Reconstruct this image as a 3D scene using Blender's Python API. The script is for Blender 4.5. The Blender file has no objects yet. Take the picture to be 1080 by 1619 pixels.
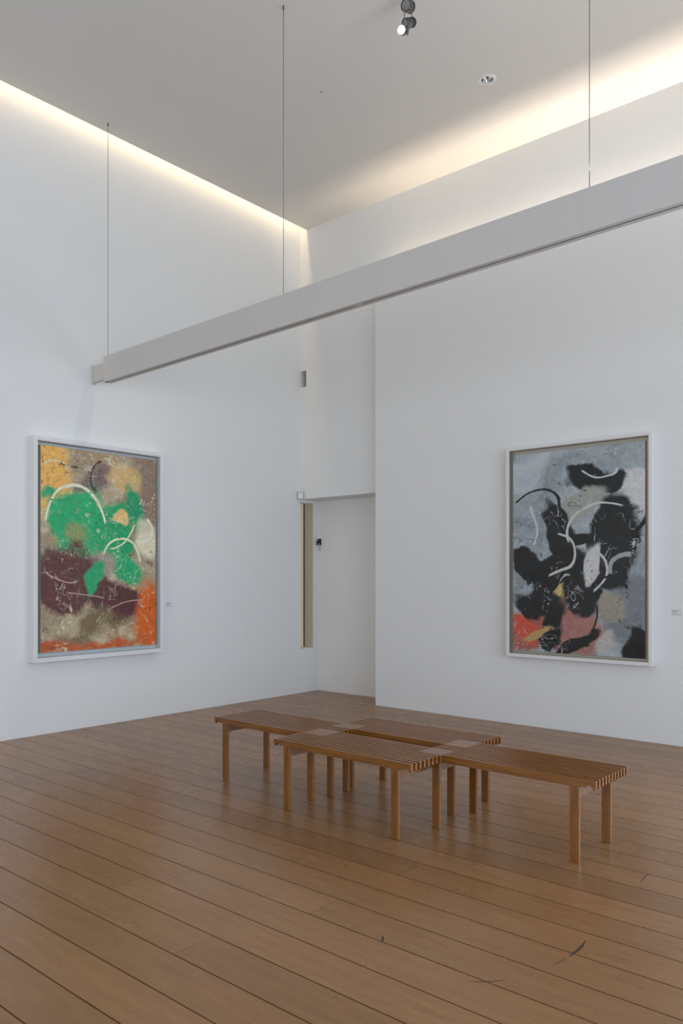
import bpy, bmesh, math, random
from mathutils import Vector, Matrix
PI = math.pi
sc = bpy.context.scene
col = sc.collection

# ------------------------------------------------------------------ camera
cam_d = bpy.data.cameras.new('camera')
cam = bpy.data.objects.new('camera', cam_d); col.objects.link(cam)
cam.location = (0, 0, 1.45)
cam.rotation_euler = (PI/2, 0, math.radians(40.70))
cam_d.sensor_fit = 'AUTO'; cam_d.sensor_width = 36.0
cam_d.lens = 1241.0/1619.0*36.0
cam_d.shift_y = (913-809.5)/1619.0
cam_d.clip_start = 0.05; cam_d.clip_end = 200
sc.camera = cam

# ------------------------------------------------------------------ colour management, world
vs = sc.view_settings
vs.view_transform = 'Standard'; vs.look = 'None'; vs.gamma = 1.0; vs.use_curve_mapping = False
vs.exposure = 0.09
sc.cycles.sample_clamp_indirect = 3.0; sc.cycles.caustics_reflective = False; sc.cycles.blur_glossy = 0.5
sc.cycles.max_bounces = 12; sc.cycles.diffuse_bounces = 8

w = bpy.data.worlds.new('world'); sc.world = w; w.use_nodes = True
bg = w.node_tree.nodes['Background']
bg.inputs['Color'].default_value = (0.55, 0.72, 1.0, 1); bg.inputs['Strength'].default_value = 0.6

def area(name, loc, direction, sx, sy, power, color, spread=PI, along=None):
    d = bpy.data.lights.new(name, 'AREA'); d.shape = 'RECTANGLE'; d.size = sx; d.size_y = sy
    d.energy = power; d.color = color; d.spread = spread
    o = bpy.data.objects.new(name, d); col.objects.link(o); o.location = loc
    z = -Vector(direction).normalized()
    x = Vector(along or (0, 0, 1)); x = (x - z*x.dot(z)).normalized(); y = z.cross(x)
    o.rotation_euler = Matrix((x, y, z)).transposed().to_euler()
    return o
WARM = (1.0, 0.76, 0.50)
# added fill lamp, unseen above the beam, to brighten the ceiling
area('added_ceiling_fill', (-0.4, 4.22, 3.72), (0, 0.25, 1), 5.0, 0.05, 22, (1.0, 0.86, 0.72), along=(1, 0, 0))
# daylight through the tall windows of the side wall (right of the camera) and the wall behind it
area('daylight_side', (4.9, 1.0, 1.75), (-1, 0.0, -0.02), 8.4, 3.0, 405, (0.65, 0.81, 1.0), along=(0, 1, 0))
area('daylight_right', (1.5, 7.02, 1.65), (0, -1, 0), 4.2, 2.8, 140, (0.74, 0.86, 1.0), along=(1, 0, 0))
area('daylight_behind', (-2.0, -4.9, 1.9), (0, 1, 0.0), 8.0, 3.4, 150, (0.93, 0.93, 0.93), along=(1, 0, 0))
# cove in the slot between ceiling and left wall
area('cove_left', (-6.735, 1.0, 5.985), (-0.25, 0, -1), 12.2, 0.03, 44, WARM, along=(0, 1, 0))
# cove hidden on top of the partition, washing the ceiling
area('cove_partition', (0.75, 7.085, 4.70), (0, -0.12, 1), 9.4, 0.05, 80, (1.0, 0.84, 0.70), along=(1, 0, 0))
area('cove_partition_end', (-4.7, 7.085, 4.70), (0, -0.12, 1), 1.4, 0.05, 9.5, (1.0, 0.80, 0.58), along=(1, 0, 0))

# ------------------------------------------------------------------ material helpers
def srgb(r, g, b):
    f = lambda c: (c/255/12.92) if c/255 <= 0.04045 else ((c/255+0.055)/1.055)**2.4
    return (f(r), f(g), f(b), 1)
class N:
    def __init__(s, name):
        s.m = bpy.data.materials.new(name); s.m.use_nodes = True
        s.t = s.m.node_tree; s.b = s.t.nodes['Principled BSDF']; s.out = s.t.nodes['Material Output']
    def n(s, typ, **kw):
        x = s.t.nodes.new(typ)
        for k, v in kw.items(): setattr(x, k, v)
        return x
    def l(s, a, b): s.t.links.new(a, b)
    def put(s, sock, v):
        if v is None: return
        if hasattr(v, 'is_linked') or isinstance(v, bpy.types.NodeSocket): s.l(v, sock)
        else: sock.default_value = v
    def math(s, op, a, b=None, c=None, clamp=False):
        x = s.n('ShaderNodeMath', operation=op, use_clamp=clamp)
        s.put(x.inputs[0], a); s.put(x.inputs[1], b); s.put(x.inputs[2], c)
        return x.outputs[0]
    def mix(s, f, a, b, mode='MIX'):
        x = s.n('ShaderNodeMix', data_type='RGBA', blend_type=mode)
        s.put(x.inputs[0], f); s.put(x.inputs[6], a); s.put(x.inputs[7], b)
        return x.outputs[2]
    def noise(s, vec, scale, detail=3, rough=0.5, dist=0.0, color=False):
        x = s.n('ShaderNodeTexNoise'); s.put(x.inputs['Vector'], vec)
        x.inputs['Scale'].default_value = scale; x.inputs['Detail'].default_value = detail
        x.inputs['Roughness'].default_value = rough; x.inputs['Distortion'].default_value = dist
        return x.outputs['Color' if color else 'Fac']
    def ramp(s, f, stops):
        x = s.n('ShaderNodeValToRGB'); s.l(f, x.inputs[0]); e = x.color_ramp.elements
        while len(e) < len(stops): e.new(0.5)
        for i, (p, c) in enumerate(stops): e[i].position = p; e[i].color = c
        return x.outputs[0]
    def mrange(s, v, a, b, c=0.0, d=1.0, smooth=True):
        x = s.n('ShaderNodeMapRange'); x.interpolation_type = 'SMOOTHSTEP' if smooth else 'LINEAR'
        s.put(x.inputs[0], v)
        for i, q in enumerate((a, b, c, d)): s.put(x.inputs[1+i], q)
        return x.outputs[0]
    def obj(s, scale=(1, 1, 1)):
        t = s.n('ShaderNodeTexCoord'); mp = s.n('ShaderNodeMapping'); s.l(t.outputs['Object'], mp.inputs[0])
        mp.inputs['Scale'].default_value = scale
        return mp.outputs[0]
    def bump(s, h, strength, dist=0.002):
        x = s.n('ShaderNodeBump'); x.inputs['Strength'].default_value = strength; x.inputs['Distance'].default_value = dist
        s.l(h, x.inputs['Height']); s.l(x.outputs[0], s.b.inputs['Normal'])
    def set(s, color=None, rough=None, metal=None, spec=None):
        s.put(s.b.inputs['Base Color'], color); s.put(s.b.inputs['Roughness'], rough)
        s.put(s.b.inputs['Metallic'], metal); s.put(s.b.inputs['Specular IOR Level'], spec)
        return s.m

def plain(name, color, rough=0.6, metal=0.0, spec=0.4, var=0.04, bump=0.0):
    k = N(name); v = k.obj()
    n = k.noise(v, 6, 4)
    c2 = tuple(c*(1-var) for c in color[:3])+(1,)
    k.set(k.mix(n, color, c2), rough, metal, spec)
    if bump: k.bump(k.noise(v, 220, 3), bump, 0.001)
    return k.m

M = {}
M['wall'] = plain('white_wall_paint', (0.77, 0.778, 0.765, 1), 0.85, spec=0.2, var=0.02)
M['ceil'] = plain('ceiling_paint', (0.67, 0.655, 0.625, 1), 0.9, spec=0.15, var=0.02)
M['beam'] = plain('grey_white_beam_paint', (0.585, 0.57, 0.545, 1), 0.55, spec=0.3, var=0.02)
M['dark'] = plain('black_recess', (0.02, 0.02, 0.02, 1), 0.7)
M['cable'] = plain('steel_cable', (0.16, 0.15, 0.15, 1), 0.4, 0.6)
M['frame'] = plain('white_frame_paint', (0.74, 0.745, 0.74, 1), 0.45, spec=0.4, var=0.02)
M['frame_in'] = plain('pale_maple_inner_frame', (0.55, 0.50, 0.42, 1), 0.5)
M['back_l'] = plain('pale_grey_backing_board', (0.60, 0.62, 0.62, 1), 0.8)
M['back_r'] = plain('cream_backing_board', (0.62, 0.58, 0.50, 1), 0.8)
M['plastic'] = plain('white_plastic', (0.66, 0.67, 0.69, 1), 0.4)
M['black'] = plain('black_plastic', (0.012, 0.012, 0.012, 1), 0.35)
M['steel'] = plain('grey_metal', (0.28, 0.28, 0.29, 1), 0.35, 0.7)
M['darkmetal'] = plain('dark_grey_metal', (0.11, 0.11, 0.115, 1), 0.4, 0.6)
M['chrome'] = plain('chrome_reflector', (0.8, 0.8, 0.8, 1), 0.08, 1.0)
M['blind'] = plain('cream_window_blind', (0.62, 0.53, 0.38, 1), 0.6)
M['blind'].node_tree.nodes['Principled BSDF'].inputs['Emission Color'].default_value = (0.62, 0.50, 0.33, 1)
M['blind'].node_tree.nodes['Principled BSDF'].inputs['Emission Strength'].default_value = 0.26   # daylight behind the blind
M['text'] = plain('grey_caption_print', (0.24, 0.25, 0.27, 1), 0.7)
M['scuff'] = plain('dark_scuff', (0.035, 0.025, 0.02, 1), 0.6)
M['edge'] = plain('canvas_edge_ochre', (0.45, 0.42, 0.34, 1), 0.8)

def emit(name, color, strength):
    k = N(name); k.b.inputs['Emission Color'].default_value = color; k.b.inputs['Emission Strength'].default_value = strength
    k.set((1, 1, 1, 1), 0.4); return k.m
M['lamp_on'] = emit('lit_lens', (0.95, 1.0, 1.0, 1), 3)

# oak floor of wide boards running along X
def floor_mat():
    k = N('oak_floor_boards')
    t = k.n('ShaderNodeTexCoord'); sp = k.n('ShaderNodeSeparateXYZ'); k.l(t.outputs['Object'], sp.inputs[0])
    X, Y = sp.outputs[0], sp.outputs[1]
    W = 0.2018; L = 3.1
    v = k.math('DIVIDE', k.math('SUBTRACT', Y, 1.262), W)
    row = k.math('FLOOR', v); fv = k.math('FRACT', v)
    wn = k.n('ShaderNodeTexWhiteNoise', noise_dimensions='1D'); k.l(row, wn.inputs['W'])
    u = k.math('ADD', k.math('DIVIDE', X, L), k.math('MULTIPLY', wn.outputs['Value'], 7.3))
    cl = k.math('FLOOR', u); fu = k.math('FRACT', u)
    cb = k.n('ShaderNodeCombineXYZ'); k.l(row, cb.inputs[0]); k.l(cl, cb.inputs[1])
    wn2 = k.n('ShaderNodeTexWhiteNoise', noise_dimensions='2D'); k.l(cb.outputs[0], wn2.inputs['Vector'])
    rnd = wn2.outputs['Value']
    # grain coordinates, shifted board by board
    gx = k.math('ADD', X, k.math('MULTIPLY', rnd, 37)); gy = k.math('ADD', Y, k.math('MULTIPLY', rnd, 11))
    gc = k.n('ShaderNodeCombineXYZ'); k.l(gx, gc.inputs[0]); k.l(gy, gc.inputs[1])
    mp = k.n('ShaderNodeMapping'); mp.inputs['Scale'].default_value = (1.6, 15, 1); k.l(gc.outputs[0], mp.inputs[0])
    grain = k.noise(mp.outputs[0], 2.0, 3.5, 0.5, 0.5)
    mp2 = k.n('ShaderNodeMapping'); mp2.inputs['Scale'].default_value = (6, 150, 1); k.l(gc.outputs[0], mp2.inputs[0])
    fine = k.noise(mp2.outputs[0], 1.5, 3, 0.6)
    blot = k.noise(gc.outputs[0], 2.6, 3, 0.5)
    base = k.ramp(grain, [(0.22, (0.222, 0.106, 0.040, 1)), (0.5, (0.264, 0.130, 0.050, 1)), (0.80, (0.305, 0.157, 0.064, 1))])
    base = k.mix(k.math('MULTIPLY', k.mrange(blot, 0.35, 0.75), 0.22), base, (0.23, 0.115, 0.055, 1))
    tone = k.ramp(rnd, [(0.0, (0.84, 0.83, 0.82, 1)), (0.25, (0.95, 0.94, 0.93, 1)), (0.7, (1.02, 1.01, 1.0, 1)), (1.0, (1.08, 1.08, 1.08, 1))])
    base = k.mix(1.0, base, tone, 'MULTIPLY')
    # joints
    ev = k.math('MULTIPLY', k.math('MINIMUM', fv, k.math('SUBTRACT', 1.0, fv)), W)
    eu = k.math('MULTIPLY', k.math('MINIMUM', fu, k.math('SUBTRACT', 1.0, fu)), L)
    jl = k.mrange(ev, 0.0019, 0.0042, 1.0, 0.0); js = k.mrange(eu, 0.0006, 0.0018, 1.0, 0.0)
    j = k.math('MAXIMUM', jl, k.math('MULTIPLY', js, 0.7))
    base = k.mix(k.math('MULTIPLY', j, 0.78), base, (0.030, 0.012, 0.005, 1))
    rough = k.mrange(k.noise(gc.outputs[0], 9, 4), 0.3, 0.7, 0.27, 0.31)
    k.set(base, rough, 0, k.math('MULTIPLY', k.math('SUBTRACT', 1.0, j), 0.42))
    return k.m
M['floor'] = floor_mat()

def bench_wood():
    k = N('oiled_oak_bench_wood')
    v = k.obj((2.0, 24, 24)); t = k.n('ShaderNodeTexCoord')
    g = k.noise(v, 1.6, 6, 0.6, 1.2)
    f = k.noise(k.obj((8, 160, 160)), 1.0, 3, 0.6)
    c = k.ramp(g, [(0.25, (0.13, 0.046, 0.006, 1)), (0.5, (0.205, 0.075, 0.010, 1)), (0.8, (0.28, 0.112, 0.020, 1))])
    c = k.mix(k.math('MULTIPLY', k.mrange(f, 0.4, 0.7), 0.3), c, (0.20, 0.085, 0.025, 1))
    k.set(c, 0.27, 0, 0.6)
    k.b.inputs['Coat Weight'].default_value = 0.22; k.b.inputs['Coat Roughness'].default_value = 0.22
    return k.m
M['wood'] = bench_wood()
def leg_wood():
    k = N('oiled_oak_leg_wood')
    g = k.noise(k.obj((24, 24, 2.4)), 1.6, 6, 0.6, 1.2)
    f = k.noise(k.obj((160, 160, 8)), 1.0, 3, 0.6)
    c = k.ramp(g, [(0.25, (0.13, 0.046, 0.006, 1)), (0.5, (0.205, 0.075, 0.010, 1)), (0.8, (0.27, 0.108, 0.018, 1))])
    c = k.mix(k.math('MULTIPLY', k.mrange(f, 0.4, 0.7), 0.3), c, (0.21, 0.09, 0.027, 1))
    k.set(c, 0.27, 0, 0.6)
    k.b.inputs['Coat Weight'].default_value = 0.22; k.b.inputs['Coat Roughness'].default_value = 0.22
    return k.m
M['leg'] = leg_wood()

# abstract paint: soft-edged brushed patches and broken strokes, laid over a ground (u across, v up, both 0..1)
def paint_mat(name, ground, patches, strokes, w, h, warp=0.10, dry=0.25, seed=0.0, scrib=()):
    k = N(name)
    t = k.n('ShaderNodeTexCoord'); mp = k.n('ShaderNodeMapping'); k.l(t.outputs['Object'], mp.inputs[0])
    mp.inputs['Location'].default_value = (seed, 0, seed*0.7)
    P = mp.outputs[0]
    sp = k.n('ShaderNodeSeparateXYZ'); k.l(t.outputs['Object'], sp.inputs[0])
    def warped(scale, amt, off, det=2.5):
        m2 = k.n('ShaderNodeMapping'); k.l(P, m2.inputs[0]); m2.inputs['Location'].default_value = (off, off*1.7, off*0.6)
        c = k.noise(m2.outputs[0], scale, det, 0.5, 0.3, color=True)
        s3 = k.n('ShaderNodeSeparateColor'); k.l(c, s3.inputs[0])
        u = k.math('ADD', k.math('ADD', k.math('DIVIDE', sp.outputs[0], w), 0.5), k.math('MULTIPLY', k.math('SUBTRACT', s3.outputs[0], 0.5), amt))
        v = k.math('ADD', k.math('DIVIDE', sp.outputs[2], h), k.math('MULTIPLY', k.math('SUBTRACT', s3.outputs[1], 0.5), amt))
        return u, v
    brush = k.noise(P, 16, 6, 0.65, 1.6)
    fineb = k.noise(P, 60, 4, 0.6, 1.0)
    g1, g2, g3 = ground
    c = k.ramp(k.noise(P, 2.3, 5, 0.6, 0.8), [(0.36, g1), (0.5, g2), (0.64, g3)])
    c = k.mix(k.math('MULTIPLY', k.mrange(brush, 0.42, 0.62), 0.35), c, g3)
    uv = [warped(2.6, warp*2.6, 1.3*i+seed) for i in range(3)]
    uvs = [warped(1.6, warp*1.6, 2.1*i+seed+5, 1.0) for i in range(3)]
    for i, (cx, cz, rx, rz, rot, colr, soft) in enumerate(patches):
        u, v = uv[i % 3]
        du = k.math('SUBTRACT', u, cx); dv = k.math('MULTIPLY', k.math('SUBTRACT', v, cz), h/w)
        ca, sa = math.cos(rot), math.sin(rot)
        a = k.math('DIVIDE', k.math('ADD', k.math('MULTIPLY', du, ca), k.math('MULTIPLY', dv, sa)), rx)
        b = k.math('DIVIDE', k.math('SUBTRACT', k.math('MULTIPLY', dv, ca), k.math('MULTIPLY', du, sa)), rz)
        d = k.math('SQRT', k.math('ADD', k.math('MULTIPLY', a, a), k.math('MULTIPLY', b, b)))
        d = k.math('ADD', d, k.math('MULTIPLY', k.math('SUBTRACT', brush, 0.5), dry))
        f = k.mrange(d, 1.0-soft, 1.0+soft, 1.0, 0.0)
        lighter = tuple(min(1, q*1.28+0.01) for q in colr[:3])+(1,)
        cc = k.mix(k.mrange(brush, 0.45, 0.68), colr, lighter)
        c = k.mix(f, c, cc)
    for i, (cx, cz, r, wd, a0, a1, sq, colr) in enumerate(strokes):   # arc strokes
        u, v = uvs[(i+1) % 3]
        du = k.math('SUBTRACT', u, cx); dv = k.math('MULTIPLY', k.math('MULTIPLY', k.math('SUBTRACT', v, cz), h/w), sq)
        d = k.math('SQRT', k.math('ADD', k.math('MULTIPLY', du, du), k.math('MULTIPLY', dv, dv)))
        e = k.math('ABSOLUTE', k.math('SUBTRACT', d, r))
        e = k.math('ADD', e, k.math('MULTIPLY', k.math('SUBTRACT', brush, 0.5), wd*1.1))
        f = k.mrange(e, wd*0.75, wd*1.1, 1.0, 0.0)
        ang = k.math('ARCTAN2', dv, du)
        mid = (a0+a1)/2; hw = (a1-a0)/2
        da = k.math('ABSOLUTE', k.math('WRAP', k.math('SUBTRACT', ang, mid), PI, -PI))
        f = k.math('MULTIPLY', f, k.mrange(da, hw-0.1, hw+0.02, 1.0, 0.0))
        c = k.mix(f, c, colr)
    c = k.mix(k.math('MULTIPLY', k.mrange(fineb, 0.5, 0.75), 0.07), c, (0.5, 0.48, 0.42, 1))
    for sc_, lo, hi, lc_, th in scrib:      # dry scribbled lines
        q = k.noise(P, sc_, 2, 0.5, 1.4); m_ = k.noise(P, 2.2, 1, 0.5)
        ln = k.mrange(k.math('ABSOLUTE', k.math('SUBTRACT', q, 0.5)), th*0.6, th, 1.0, 0.0)
        g_ = k.math('MULTIPLY', k.mrange(m_, lo-0.02, lo+0.02), k.mrange(m_, hi-0.02, hi+0.02, 1.0, 0.0))
        c = k.mix(k.math('MULTIPLY', k.math('MULTIPLY', ln, g_), 0.8), c, lc_)
    k.set(c, 0.42, 0, 0.35)
    k.bump(brush, 0.35, 0.004)
    return k.m
def G(r, g, b):
    c = srgb(r, g, b); return tuple(min(0.85, q/0.60) for q in c[:3])+(1,)
M['art_l'] = paint_mat('abstract_green_maroon_paint',
    (G(150, 118, 76), G(124, 108, 88), G(166, 152, 124)),
    [ # cx, cz, rx, rz, rot, colour, softness
     (0.05, 0.88, .16, .30, 0.0, G(188, 142, 72), .35), (0.92, 0.82, .20, .55, 0.0, G(112, 94, 80), .4),
     (0.45, 0.86, .18, .10, 0.5, G(98, 84, 78), .3), (0.72, 0.90, .14, .12, -.4, G(166, 138, 92), .25),
     (0.30, 0.62, .28, .26, 0.3, G(22, 136, 84), .18), (0.62, 0.60, .17, .20, -.2, G(24, 128, 80), .2),
     (0.82, 0.74, .10, .22, .35, G(18, 118, 78), .2), (0.30, 0.58, .12, .10, 0.9, G(112, 122, 76), .4),
     (0.68, 0.44, .22, .10, -.7, G(20, 132, 82), .2), (0.66, 0.66, .12, .07, .1, G(182, 150, 98), .15),
     (0.92, 0.55, .12, .16, .2, G(178, 172, 148), .35), (0.50, 0.44, .13, .14, .2, G(128, 118, 108), .3),
     (0.20, 0.34, .22, .26, .2, G(74, 38, 36), .15), (0.62, 0.24, .32, .16, -.25, G(70, 36, 36), .15),
     (0.42, 0.37, .06, .16, -.5, G(30, 128, 82), .2), (0.96, 0.14, .15, .34, 0.0, G(168, 76, 10), .25),
     (0.30, 0.02, .60, .06, 0.0, G(150, 70, 30), .4), (0.40, 0.11, .34, .09, 0.1, G(96, 82, 56), .5),
     (0.20, 0.12, .14, .06, .4, G(142, 128, 100), .4), (0.08, 0.76, .06, .04, .5, G(40, 130, 84), .5),
    ],
    [(0.28, 0.60, .27, .010, 0.2, 3.0, .9, G(206, 206, 164)), (0.70, 0.40, .20, .009, 0.3, 2.7, .8, G(196, 200, 158)),
     (0.12, 0.86, .10, .012, 0.3, 2.6, 1.4, G(176, 172, 138)), (0.45, 0.70, .35, .007, -1.2, -.2, 1.2, G(190, 190, 150)),
     (0.30, 0.20, .26, .007, 0.6, 2.0, 1.8, G(160, 132, 124)), (0.75, 0.18, .22, .007, 1.0, 2.6, 2.2, G(166, 138, 130)),
     (0.86, 0.62, .09, .010, -2.2, 1.0, 1.0, G(190, 186, 164)), (0.20, 0.42, .16, .006, -2.8, -.9, 1.3, G(158, 126, 118)),
     (0.55, 0.88, .12, .010, 1.8, 4.2, 1.0, G(60, 44, 40)), (0.14, 0.74, .09, .010, -2.8, 0.2, 2.4, G(34, 120, 78))],
    1.265, 1.91, warp=.10, dry=.35, seed=3.1, scrib=((9, .50, .60, G(176, 172, 150), .016), (13, .38, .44, G(150, 128, 112), .018), (7, .58, .8, G(44, 30, 28), .010), (11, .30, .40, G(30, 110, 70), .014)))
M['art_r'] = paint_mat('abstract_grey_black_paint',
    (G(124, 134, 139), G(146, 156, 160), G(176, 184, 187)),
    [(0.95, 0.76, .14, .16, .1, G(206, 214, 212), .12), (0.12, 0.12, .34, .16, 0.1, G(150, 84, 74), .2),
     (0.07, 0.13, .16, .07, -.3, G(206, 78, 54), .18), (0.48, 0.13, .22, .22, 0.2, G(152, 106, 98), .2),
     (0.90, 0.22, .18, .20, 0.0, G(112, 118, 122), .2), (0.95, 0.05, .14, .10, 0.1, G(12, 14, 14), .12),
     (0.64, 0.84, .24, .07, -.1, G(10, 12, 12), .10), (0.55, 0.72, .18, .10, 0.3, G(148, 152, 144), .15),
     (0.78, 0.52, .19, .33, -.15, G(12, 16, 15), .10), (0.38, 0.58, .10, .26, 0.35, G(14, 16, 16), .12),
     (0.14, 0.44, .16, .08, -.4, G(14, 16, 16), .12), (0.36, 0.38, .24, .13, 0.5, G(12, 14, 14), .10),
     (0.46, 0.31, .20, .05, 0.6, G(176, 162, 98), .12), (0.22, 0.26, .22, .10, -.2, G(16, 17, 18), .15),
     (0.58, 0.28, .16, .12, -.5, G(18, 19, 19), .14), (0.64, 0.45, .07, .16, -.3, G(192, 194, 188), .12),
     (0.55, 0.56, .11, .06, 0.2, G(8, 12, 11), .1), (0.76, 0.22, .11, .09, 0.3, G(142, 136, 122), .15),
     (0.30, 0.11, .10, .16, -.5, G(10, 11, 11), .12), (0.20, 0.10, .10, .04, .3, G(170, 142, 84), .15),
     (0.52, 0.06, .18, .05, 0.4, G(10, 11, 11), .12), (0.70, 0.06, .10, .06, .6, G(168, 166, 160), .2),
    ],
    [(0.20, 0.72, .20, .012, -.4, 2.6, 1.6, G(12, 13, 14)), (0.74, 0.60, .28, .010, 1.2, 3.4, 1.2, G(196, 198, 194)),
     (0.66, 0.88, .14, .012, -2.8, 0.0, 2.0, G(188, 192, 190)), (0.30, 0.48, .20, .012, -1.6, 1.2, 1.1, G(188, 190, 184)),
     (0.86, 0.72, .16, .016, -2.4, -.4, .9, G(10, 12, 12)), (0.60, 0.40, .12, .009, -1.4, 1.4, .8, G(192, 194, 190)),
     (0.76, 0.30, .13, .012, 0.2, 3.0, 1.2, G(14, 15, 15)), (0.44, 0.20, .22, .008, -1.5, 0.4, 1.0, G(18, 16, 16)),
     (0.88, 0.40, .14, .016, 1.4, 3.4, 1.0, G(150, 156, 158)), (0.10, 0.64, .12, .009, -1.0, 1.0, .7, G(186, 190, 188))],
    1.293, 1.92, warp=.09, dry=.22, seed=8.4, scrib=((6, .53, .62, G(190, 194, 192), .010), (8, .36, .43, G(14, 15, 15), .012)))

def glazing():
    k = N('picture_glass')
    tr = k.n('ShaderNodeBsdfTransparent'); gl = k.n('ShaderNodeBsdfGlossy'); gl.inputs['Roughness'].default_value = 0.02
    fr = k.n('ShaderNodeFresnel'); fr.inputs['IOR'].default_value = 1.2
    mx = k.n('ShaderNodeMixShader'); k.l(fr.outputs[0], mx.inputs[0]); k.l(tr.outputs[0], mx.inputs[1]); k.l(gl.outputs[0], mx.inputs[2])
    k.l(mx.outputs[0], k.out.inputs['Surface']); return k.m
M['glass'] = glazing()

# ------------------------------------------------------------------ mesh helpers
def box(bm, x0, x1, y0, y1, z0, z1):
    v = [bm.verts.new(p) for p in ((x0,y0,z0),(x1,y0,z0),(x1,y1,z0),(x0,y1,z0),(x0,y0,z1),(x1,y0,z1),(x1,y1,z1),(x0,y1,z1))]
    for f in ((0,3,2,1),(4,5,6,7),(0,1,5,4),(1,2,6,5),(2,3,7,6),(3,0,4,7)): bm.faces.new([v[i] for i in f])
def prism_y(bm, pts, y0, y1):     # polygon in XZ extruded along Y
    a = [bm.verts.new((x, y0, z)) for x, z in pts]; b = [bm.verts.new((x, y1, z)) for x, z in pts]
    n = len(pts)
    bm.faces.new(a); bm.faces.new(b[::-1])
    for i in range(n): bm.faces.new((a[i], b[i], b[(i+1) % n], a[(i+1) % n]))
def prism_x(bm, pts, x0, x1):     # polygon in YZ extruded along X
    a = [bm.verts.new((x0, y, z)) for y, z in pts]; b = [bm.verts.new((x1, y, z)) for y, z in pts]
    n = len(pts)
    bm.faces.new(a); bm.faces.new(b[::-1])
    for i in range(n): bm.faces.new((a[i], b[i], b[(i+1) % n], a[(i+1) % n]))
def tube(bm, p0, p1, r0, r1=None, seg=20, caps=True):
    p0, p1 = Vector(p0), Vector(p1); r1 = r0 if r1 is None else r1
    z = (p1-p0).normalized(); x = z.orthogonal().normalized(); y = z.cross(x)
    A = []; B = []
    for i in range(seg):
        d = x*math.cos(2*PI*i/seg)+y*math.sin(2*PI*i/seg)
        A.append(bm.verts.new(p0+d*r0)); B.append(bm.verts.new(p1+d*r1))
    for i in range(seg): bm.faces.new((A[i], A[(i+1) % seg], B[(i+1) % seg], B[i]))
    if caps: bm.faces.new(A[::-1]); bm.faces.new(B)
def lathe(bm, prof, origin, axis, seg=32):      # prof: (radius, distance along axis)
    o = Vector(origin); z = Vector(axis).normalized(); x = z.orthogonal().normalized(); y = z.cross(x)
    rings = []
    for r, h in prof:
        rings.append([bm.verts.new(o+z*h+(x*math.cos(2*PI*i/seg)+y*math.sin(2*PI*i/seg))*max(r, 1e-4)) for i in range(seg)])
    for a, b in zip(rings, rings[1:]):
        for i in range(seg): bm.faces.new((a[i], a[(i+1) % seg], b[(i+1) % seg], b[i]))
def obj(name, bm, mat, parent=None, bevel=0.0, smooth=False, loc=None):
    bmesh.ops.recalc_face_normals(bm, faces=bm.faces)
    me = bpy.data.meshes.new(name); bm.to_mesh(me); bm.free()
    for m in (mat if isinstance(mat, (list, tuple)) else [mat]): me.materials.append(m)
    o = bpy.data.objects.new(name, me); col.objects.link(o)
    if parent: o.parent = parent
    if loc: o.location = loc
    if smooth:
        for p in me.polygons: p.use_smooth = True
        md = o.modifiers.new('edge_split', 'EDGE_SPLIT'); md.split_angle = math.radians(35)
    if bevel:
        md = o.modifiers.new('bevel', 'BEVEL'); md.width = bevel; md.segments = 2; md.limit_method = 'ANGLE'
    return o
def thing(name, loc, label, cat, group=None, rot=(0, 0, 0)):
    o = bpy.data.objects.new(name, None); col.objects.link(o); o.location = loc; o.rotation_euler = rot
    o.empty_display_size = 0.1
    o['label'] = label; o['category'] = cat
    if group: o['group'] = group
    return o
def struct(name, boxes, mat, parent=None):
    bm = bmesh.new()
    for b in boxes: box(bm, *b)
    o = obj(name, bm, mat, parent)
    if not parent: o['kind'] = 'structure'
    return o

# ------------------------------------------------------------------ room shell
XL, YU, YP, YR, ZC = -6.82, 7.137, 7.01, 7.468, 5.78
ceil_edge = -6.71
floor_o = struct('floor', [(-7.3, 5.3, -5.3, 7.9, -0.12, 0.0)], M['floor'])
struct('ceiling', [(ceil_edge, -3.54, -5.3, YU, ZC, ZC+0.04), (-3.44, 5.3, -5.3, YU, ZC, ZC+0.04), (-3.54, -3.44, -5.3, 5.95, ZC, ZC+0.04), (-3.54, -3.44, 6.05, YU, ZC, ZC+0.04), (-7.3, 5.3, -5.3, 7.9, 6.14, 6.24)], M['ceil'])
# left wall with the tall narrow window at its far end
struct('wall_left', [
    (-7.12, XL, -5.0, YU, 0, 6.14),
    (-7.12, XL, YU, 7.372, 0, 0.554), (-7.12, XL, YU, 7.372, 2.395, 2.43),
    (-7.12, XL, 7.372, YR, 0, 2.43)], M['wall'])
# far wall: upper part over the recess (small square niche at its left edge) and the recess back
struct('wall_back', [
    (-6.72, 5.0, YU, 7.62, 2.43, 6.14),
    (-7.12, -6.72, YU, 7.62, 2.43, 3.83), (-7.12, -6.72, YU, 7.62, 4.035, 6.14), (-7.12, -6.72, 7.32, 7.62, 3.83, 4.035),
    (-7.12, XL-0.0, YU, 7.32, 3.83, 4.035),
    (-7.12, -5.0, YR, 7.62, 0, 2.43)], M['wall'])
# projecting partition that carries the right painting; a trough for light on its top
struct('wall_right', [
    (-5.52, -0.65, YP, YU, 0, 4.60), (3.65, 5.0, YP, YU, 0, 4.60), (-0.65, 3.65, YP, YU, 0, 0.2), (-0.65, 3.65, YP, YU, 3.1, 4.60), (-5.52, 5.0, YP, YP+0.015, 4.60, 4.815),
    (-5.52, -0.65, YU, YR, 0, 2.43), (3.65, 5.0, YU, YR, 0, 2.43)], M['wall'])
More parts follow.
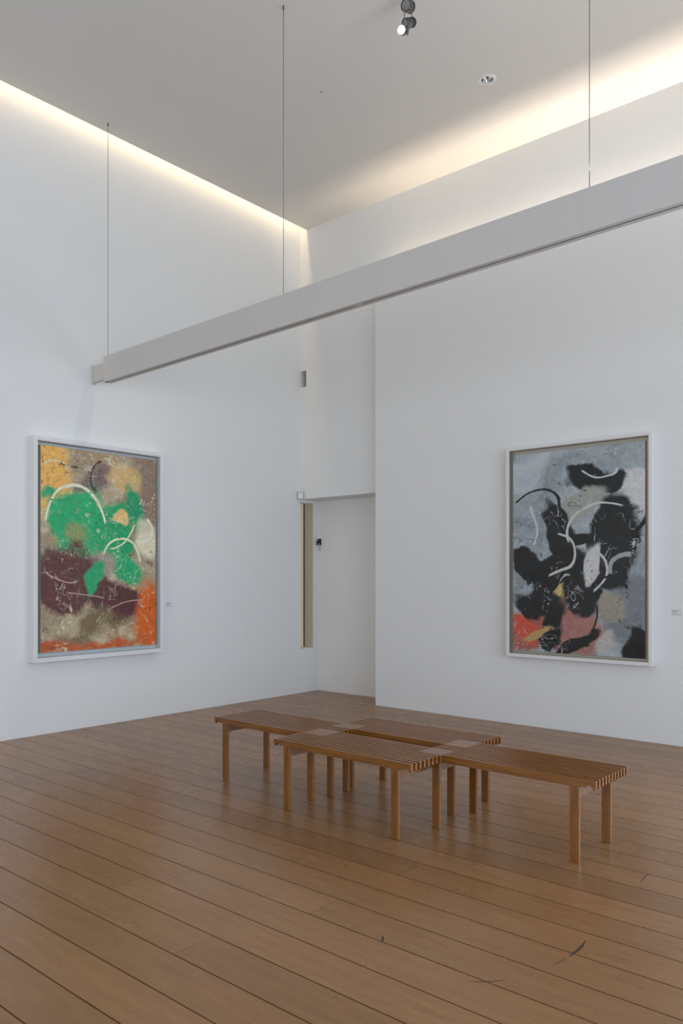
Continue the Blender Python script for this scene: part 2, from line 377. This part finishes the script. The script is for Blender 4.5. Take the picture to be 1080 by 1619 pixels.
# walls outside the frame, with the big windows the daylight comes through
struct('wall_side', [
    (5.0, 5.2, -5.0, -3.2, 0, 6.14), (5.0, 5.2, 5.2, 7.62, 0, 6.14), (5.0, 5.2, -3.2, 5.2, 0, 0.25), (5.0, 5.2, -3.2, 5.2, 3.25, 6.14)], M['wall'])
struct('wall_behind', [
    (-7.12, -6.0, -5.2, -5.0, 0, 6.14), (2.0, 5.2, -5.2, -5.0, 0, 6.14), (-6.0, 2.0, -5.2, -5.0, 0, 0.2), (-6.0, 2.0, -5.2, -5.0, 3.6, 6.14)], M['wall'])
# narrow window at the end of the left wall
wn1 = bpy.data.objects.new('window_1', None); col.objects.link(wn1); wn1.location = (XL, 7.25, 0.554); wn1['kind'] = 'structure'
def child_box(name, b, mat, parent, bevel=0.0):
    bm = bmesh.new(); p = parent.location
    box(bm, b[0]-p.x, b[1]-p.x, b[2]-p.y, b[3]-p.y, b[4]-p.z, b[5]-p.z)
    return obj(name, bm, mat, parent, bevel)
child_box('window_blind', (-7.0, -6.985, YU, 7.366, 0.556, 2.393), M['blind'], wn1)
child_box('window_frame', (-6.985, -6.965, 7.364, 7.372, 0.556, 2.393), M['darkmetal'], wn1)
child_box('window_reveal', (-6.965, -6.822, 7.369, 7.3725, 0.556, 2.393), plain('warm_lit_reveal_beige', (0.56, 0.49, 0.40, 1), 0.7), wn1)  # warm glow from the blind is put into the beige of this jamb
struct('trim_1', [(-6.82, -6.72, 7.312, 7.32, 3.83, 4.035)], plain('tan_niche_lining', (0.34, 0.27, 0.20, 1), 0.8))

# scuffs on the floor boards (wear with a shape of its own)
def scuff(pts, wd):
    bm = bmesh.new(); prev = None
    for i, (x, y) in enumerate(pts):
        a = pts[max(0, i-1)]; b = pts[min(len(pts)-1, i+1)]
        d = Vector((b[0]-a[0], b[1]-a[1], 0)).normalized(); n = Vector((-d.y, d.x, 0))
        q = wd*(math.sin(PI*(i+0.4)/(len(pts)-0.2)))
        cur = (bm.verts.new(Vector((x, y, 0.0006))+n*q), bm.verts.new(Vector((x, y, 0.0006))-n*q))
        if prev: bm.faces.new((prev[0], cur[0], cur[1], prev[1]))
        prev = cur
    return obj('scuff_mark', bm, M['scuff'], floor_o)
def px(u, v, z=0.0):
    k_ = u-540; t = (1.45-z)/(v-913); return ((-809.2+.758*k_)*t, (940.9+.652*k_)*t)
scuff([px(*p) for p in ((926, 1487), (923, 1492), (919, 1497.5), (913, 1503), (906, 1508), (900, 1513))], 0.006)
scuff([px(*p) for p in ((604, 1479), (606, 1483), (605, 1487), (601, 1490))], 0.004)
scuff([px(*p) for p in ((800, 1549), (780, 1552), (762, 1552.5), (745, 1552))], 0.0022)
scuff([px(*p) for p in ((896, 1515), (885, 1521), (876, 1526))], 0.0018)
scuff([px(*p) for p in ((1026, 1382), (1020, 1386), (1012, 1396))], 0.0030)

# ------------------------------------------------------------------ suspended beam
beam = thing('suspended_light_beam', (-6.58, 4.22, 3.307), 'long grey boxy ceiling beam hung on three thin cables above the benches', 'light beam')
TILT = -0.0123
BH = 0.241
def beam_section(x0, x1):
    bm = bmesh.new()
    y0, y1, g = -0.040, 0.040, 0.0065
    prism_x(bm, [(y0, 0), (-g, 0), (-g, 0.03), (g, 0.03), (g, 0), (y1, 0), (y1, BH), (y0, BH)], x0, x1)
    o = obj('beam_section', bm, M['beam'], beam); o.rotation_euler = (0, TILT, 0); return o
for x0, x1 in ((0.0, 2.3345), (2.3352, 4.7495), (4.7502, 7.15), (7.1507, 9.2)): beam_section(x0, x1)
bm = bmesh.new()
for x0, x1 in ((0.06, 3.075), (3.14, 5.9), (5.97, 9.2)): box(bm, x0, x1, -0.0062, 0.0062, 0.002, 0.0295)
o = obj('track_slot', bm, M['dark'], beam); o.rotation_euler = (0, TILT, 0); o['label'] = 'thin dark track slot'
bm = bmesh.new()
for x0, x1 in ((0.0, 0.06), (3.075, 3.14), (5.9, 5.97)): box(bm, x0, x1, -0.0065, 0.0065, 0.0, 0.0295)
o = obj('slot_cover', bm, M['beam'], beam); o.rotation_euler = (0, TILT, 0)
bm = bmesh.new()
box(bm, -0.236, 0.0, -0.012, 0.022, 0.035, 0.198); box(bm, -0.240, -0.228, -0.02, 0.03, 0.02, 0.205)
obj('wall_bracket', bm, M['beam'], beam, 0.001)
bm = bmesh.new(); box(bm, 0.01, 0.05, -0.03, -0.012, -0.004, 0.0); obj('end_clip', bm, M['darkmetal'], beam)
for i, cx in enumerate((-6.565, -4.21, -1.806, 0.59)):
    bm = bmesh.new(); zl = BH-(cx+6.58)*math.tan(TILT)
    lx = cx+6.58
    tube(bm, (lx, 0, zl-0.01), (lx, 0, ZC-3.307), 0.0024, seg=8)
    tube(bm, (lx, 0, ZC-3.307-0.03), (lx, 0, ZC-3.307), 0.006, seg=12)
    obj('suspension_cable', bm, M['cable'], beam)['label'] = 'thin dark steel cable'

# ------------------------------------------------------------------ benches
SP, ST, NS, HB, SH = 0.0405, 0.0198, 11, 0.432, 0.045
LEGW, LSP, OV = 0.050, 0.84, 0.088
BL = OV*2+LSP+LEGW
def slat_profile():
    half = [(0.0, -0.040), (0.004, -0.0445), (0.010, -0.046), (0.017, -0.044), (0.020, -0.036), (0.025, -0.029), (0.034, -0.025),
            (0.043, -0.027), (0.050, -0.034), (0.056, -0.038), (0.062, -0.0385), (0.068, -0.036), (0.074, -0.0355), (0.088, -0.038), (0.14, -0.0445)]
    pts = [(0, 0)]+[(s, z) for s, z in half]+[(BL-s, z) for s, z in half[::-1]]+[(BL, 0)]
    return [(x, z+HB) for x, z in pts]
def make_bench():
    root = thing('slatted_bench', (0, 0, 0), '', 'bench', 'slatted oak benches interlocked in the gallery')
    prof = slat_profile()
    bm = bmesh.new()
    for i in range(NS): prism_y(bm, prof, i*SP, i*SP+ST)
    obj('slatted_seat', bm, M['wood'], root, 0.0012)
    for lx in (OV, OV+LSP):
        for ly, s in ((-0.0008, 1), ((NS-1)*SP+0.0006, -1)):
            bm = bmesh.new(); r = LEGW/2; zt = HB-0.030-r*0.8
            pts = [(0, 0), (LEGW, 0)]+[(r+r*math.cos(a), zt+r*0.8*math.sin(a)) for a in [PI*j/12 for j in range(13)]]
            prism_y(bm, pts, 0, ST+0.0002)
            obj('leg', bm, M['leg'], root, 0.0015, loc=(lx, ly, 0))
        bm = bmesh.new()
        box(bm, lx+LEGW-0.028, lx+LEGW-0.006, ST, (NS-1)*SP, HB-SH-0.052, HB-SH-0.0005)
        obj('cross_rail', bm, M['wood'], root, 0.001)
    return root
def copy_tree(o, parent=None):
    c = o.copy(); col.objects.link(c); c.parent = parent
    for ch in list(o.children): copy_tree(ch, c)
    return c
B0 = make_bench()
spots = [(-4.363-OV, 3.750, 'slatted oak bench at the left end of the interlocked group, nearest the green abstract painting'),
         (-3.477-OV, 3.750-6.5*SP, 'slatted oak bench at the front of the group, its seat nearest the viewer'),
         (-3.477-OV, 3.750+7.5*SP, 'slatted oak bench at the back of the group, mostly behind the front ones'),
         (-2.567-OV, 3.750+1.0*SP, 'slatted oak bench at the right end of the group, before the black and grey painting')]
for i, (x, y, lab) in enumerate(spots):
    b = B0 if i == 0 else copy_tree(B0)
    b.location = (x, y, 0.0); b['label'] = lab

# ------------------------------------------------------------------ framed paintings (local: X across, Y out of the wall towards -Y, Z up)
def framed(loc, rotz, W, H, D, lip, cw, chh, cx, cz, cd, art, back, inner, label, glass):
    r = thing('framed_painting', loc, label, 'painting', rot=(0, 0, rotz))
    bm = bmesh.new()
    # mitred moulding: front ring, outer sides, inner sides
    def ring(x0, x1, z0, z1, y): return [bm.verts.new(p) for p in ((x0, y, z0), (x1, y, z0), (x1, y, z1), (x0, y, z1))]
    h = W/2
    a = ring(-h, h, 0, H, 0.0); b = ring(-h, h, 0, H, -D); c = ring(-h+lip, h-lip, lip, H-lip, -D); d = ring(-h+lip, h-lip, lip, H-lip, 0.0)
    for p, q in ((a, b), (b, c), (c, d), (d, a)):
        for i in range(4): bm.faces.new((p[i], p[(i+1) % 4], q[(i+1) % 4], q[i]))
    obj('frame', bm, M['frame'], r, 0.0025)
    bm = bmesh.new(); li = lip
    t = 0.006
    for q in ((-h+li, -h+li+t, lip, H-lip), (h-li-t, h-li, lip, H-lip), (-h+li+t, h-li-t, lip, lip+t), (-h+li+t, h-li-t, H-lip-t, H-lip)):
        box(bm, q[0], q[1], -D+0.006, -0.012, q[2], q[3])
    o = obj('frame_lining', bm, inner, r)
    bm = bmesh.new(); box(bm, -h+lip, h-lip, -0.012, -0.002, lip, H-lip)
    obj('backing_board', bm, back, r)
    bm = bmesh.new(); box(bm, -cw/2, cw/2, -cd, -0.0125, 0, chh)
    for f in bm.faces: f.material_index = 1
    o = obj('canvas', bm, [art, M['edge']], r, 0.003, loc=(cx, 0, cz))
    for p in o.data.polygons:
        if p.normal.y < -0.9: p.material_index = 0
        else: p.material_index = 1
    if glass:
        bm = bmesh.new(); box(bm, -h+lip+t, h-lip-t, -D+0.010, -D+0.013, lip+t, H-lip-t)
        obj('glazing', bm, M['glass'], r)
    return r
# left: local +X must run along world +Y (away), outward normal to +X: rotate local -Y onto +X => rotz = +90deg
framed((XL, 4.268, 0.674), PI/2, 1.424, 2.065, 0.099, 0.038, 1.265, 1.908, 4.2755-4.268, 0.757-0.674, 0.060,
       M['art_l'], M['back_l'], M['back_l'], 'white framed abstract painting in green, maroon and orange on the left wall', False)
framed((-3.112, YP, 0.674), 0.0, 1.418, 2.05, 0.080, 0.030, 1.290, 1.920, -3.119+3.112, 0.733-0.674, 0.040,
       M['art_r'], M['back_r'], M['frame_in'], 'white framed glazed abstract painting in black, grey and ochre on the right wall', True)

# ------------------------------------------------------------------ wall captions: tiny lines of grey print
def caption(loc, rotz, lines, label):
    random.seed(int(loc[1]*100)); bm = bmesh.new()
    z = 0.0
    for (x0, wd, hh) in lines:
        x = x0; end = x0+wd
        while x < end-0.004:
            ww = min(random.uniform(0.006, 0.018), end-x)
            box(bm, x, x+ww, -0.0012, 0.0, z-hh, z); x += ww+0.003
        z -= hh+0.006
    o = obj('wall_caption', bm, M['text']); o.location = loc; o.rotation_euler = (0, 0, rotz)
    o['label'] = label; o['category'] = 'wall caption'; return o
caption((XL, 5.085, 1.185), PI/2, [(0, .055, .006), (0, .065, .004), (0, .07, .003), (0, .03, .003), (0, .075, .004)], 'tiny grey printed caption on the left wall beside the green painting')
caption((-2.265, YP, 1.172), 0, [(.01, .07, .003), (0, .05, .006), (.006, .075, .004), (.008, .03, .003), (.006, .08, .005)], 'tiny grey printed caption on the right wall at the picture edge')

# ------------------------------------------------------------------ motion sensor in the corner above the recess
s = thing('motion_sensor', (-6.785, 7.102, 2.425), 'small white motion sensor high in the corner beside the recess lintel', 'sensor', rot=(0, 0, PI/4))
bm = bmesh.new()
prism_x(bm, [(-0.030, 0.012), (-0.024, 0.0), (0.012, 0.0), (0.012, 0.108), (-0.026, 0.108), (-0.034, 0.095)], -0.032, 0.032)
obj('sensor_body', bm, M['plastic'], s, 0.005)
bm = bmesh.new(); box(bm, -0.016, 0.016, -0.0355, -0.031, 0.086, 0.092); obj('indicator', bm, M['darkmetal'], s)
bm = bmesh.new(); box(bm, -0.024, 0.024, -0.0365, -0.030, 0.014, 0.062)
obj('sensor_lens', bm, M['frame'], s, 0.002)

# ------------------------------------------------------------------ small black and white device on the recess wall
s = thing('wall_device', (-6.775, YR, 1.845), 'small black and white device mounted on the recess wall beside the narrow window', 'wall device')
bm = bmesh.new(); box(bm, -0.030, 0.026, -0.014, 0.0, 0.0, 0.106); obj('mounting_plate', bm, M['plastic'], s, 0.003)
bm = bmesh.new(); prism_x(bm, [(-0.014, 0.022), (-0.045, 0.022), (-0.05, 0.10), (-0.014, 0.10)], -0.008, 0.024)
obj('black_housing', bm, M['black'], s, 0.004)
bm = bmesh.new(); tube(bm, (0.006, -0.044, 0.036), (0.006, -0.050, 0.036), 0.008); obj('push_button', bm, M['plastic'], s)
bm = bmesh.new(); box(bm, -0.034, -0.028, -0.04, 0.0, 0.022, 0.075); obj('side_clip', bm, M['black'], s)
bm = bmesh.new(); tube(bm, (-0.004, -0.012, 0.0), (-0.012, -0.014, -0.03), 0.0025, seg=8); tube(bm, (-0.012, -0.014, -0.03), (-0.012, -0.014, -0.045), 0.007, seg=10)
obj('cord', bm, M['steel'], s)

# ------------------------------------------------------------------ ceiling spotlight with two heads
def P3(u, v, depth):
    k_ = u-540; t = depth/1241.0
    return Vector(((-809.2+.758*k_)*t, (940.9+.652*k_)*t, 1.45+(913-v)*t))
DEP = 5.78
anchor = P3(642, -12, DEP); anchor.z = ZC
sp = thing('ceiling_spotlight', anchor, 'grey twin-head spotlight hanging from the ceiling, its lower head lit', 'spotlight')
def L(u, v, dd=0.0): return P3(u, v, DEP+dd)-anchor
def fwd(u, v, w_): # direction in camera terms: right, up, forward
    r_ = Vector((.758, .652, 0)); f_ = Vector((-.652, .758, 0)); return (r_*u+Vector((0, 0, v))+f_*w_).normalized()
bm = bmesh.new(); tube(bm, (0, 0, 0), (0, 0, -0.02), 0.05, 0.045, 28); tube(bm, (0, 0, -0.02), L(644, 2), 0.008, seg=12)
obj('ceiling_mount', bm, M['steel'], sp, smooth=True)
def head(c, ax, r, ln, name, lit):
    bm = bmesh.new()
    prof = [(0.0, -ln*.5), (r*.55, -ln*.5), (r*.8, -ln*.42), (r*.88, -ln*.15), (r, 0.0), (r, ln*.5), (r*.9, ln*.5), (r*.82, ln*.42), (0, ln*.40)]
    lathe(bm, prof, c, ax); 
    for q in (-.30, -.22, -.14): lathe(bm, [(r*.85, ln*q), (r*1.0, ln*q), (r*1.0, ln*(q+.03)), (r*.85, ln*(q+.03))], c, ax)
    h_ = obj(name, bm, M['darkmetal'], sp, smooth=True)
    bm = bmesh.new(); a = Vector(ax).normalized(); tube(bm, Vector(c)+a*ln*.41, Vector(c)+a*(ln*.46), r*.80)
    e = obj('lens', bm, M['lamp_on'] if lit else M['steel'], h_)
    return h_
ax1 = fwd(-.75, -.55, -.2)
head(L(646, 10), fwd(-.55, -.35, -.75), 0.043, 0.085, 'upper_lamp_head', False)
ax2 = fwd(-.80, -.42, -.42)
head(L(648, 36), ax2, 0.034, 0.10, 'lower_lamp_head', False)
# yoke arms between the heads
bm = bmesh.new()
for (a, b, dd) in (((639.5, 10), (639.5, 35), -.02), ((651, 12), (651, 40), .0)):
    tube(bm, L(*a, dd), L(*b, dd), 0.0045, seg=10)
tube(bm, L(639.5, 35, -.02), L(651, 36, 0), 0.0045, seg=10)
tube(bm, L(647, 42), L(645, 51), 0.006, seg=10); tube(bm, L(645, 51), L(644, 56), 0.009, 0.006, seg=10)
obj('yoke', bm, M['steel'], sp, smooth=True)
# lit lens in a short front tube, where the photograph shows the bright disc
lc = L(634.5, 47, -.03); la = fwd(-.35, -.30, -.88)
bm = bmesh.new(); tube(bm, lc-la*0.05, lc, 0.026, 0.030, 28, caps=False); tube(bm, lc-la*0.05, L(647, 40), 0.026, 0.018, 20)
nz = obj('lamp_snout', bm, M['darkmetal'], sp, smooth=True)
bm = bmesh.new(); tube(bm, lc-la*0.004, lc-la*0.001, 0.0285, seg=28); obj('bulb', bm, M['lamp_on'], nz)['label'] = 'glowing white bulb face'
d = bpy.data.lights.new('spot_beam', 'SPOT'); d.energy = 60; d.spot_size = math.radians(50); d.spot_blend = 0.9; d.color = (1, .96, .88); d.shadow_soft_size = 0.06
so = bpy.data.objects.new('spot_beam', d); col.objects.link(so); so.location = anchor+lc+la*0.01
so.rotation_euler = (Vector((XL, 4.2, 1.6))-so.location).to_track_quat('-Z', 'Y').to_euler()

# ------------------------------------------------------------------ recessed downlight
dn = thing('recessed_downlight', (-3.49, 6.0, ZC), 'round recessed downlight with white rim and chrome reflector in the ceiling', 'downlight')
bm = bmesh.new(); lathe(bm, [(0.050, 0.0), (0.050, -0.006), (0.073, -0.006), (0.078, -0.002), (0.078, 0.0)], (0, 0, 0), (0, 0, 1), 40)
obj('rim', bm, M['frame'], dn, smooth=True)
bm = bmesh.new(); lathe(bm, [(0.051, -0.004), (0.049, 0.02), (0.044, 0.05), (0.036, 0.075), (0.022, 0.09), (0.0, 0.094)], (0, 0, 0), (0, 0, 1), 40)
obj('reflector', bm, M['chrome'], dn, smooth=True)
bm = bmesh.new(); tube(bm, (0, 0, 0.09), (0, 0, 0.045), 0.009, 0.006, seg=16)
obj('bulb', bm, M['plastic'], dn, smooth=True)

# tiny fixing disc on the ceiling
bm = bmesh.new(); lathe(bm, [(0.0, -0.008), (0.006, -0.008), (0.009, -0.004), (0.010, 0.0)], (0, 0, 0), (0, 0, 1), 20)
o = obj('ceiling_fixing', bm, M['steel'], None, smooth=True, loc=(-4.70, 5.19, ZC)); o['label'] = 'tiny round fixing plug alone on the plain ceiling'; o['category'] = 'fixing'
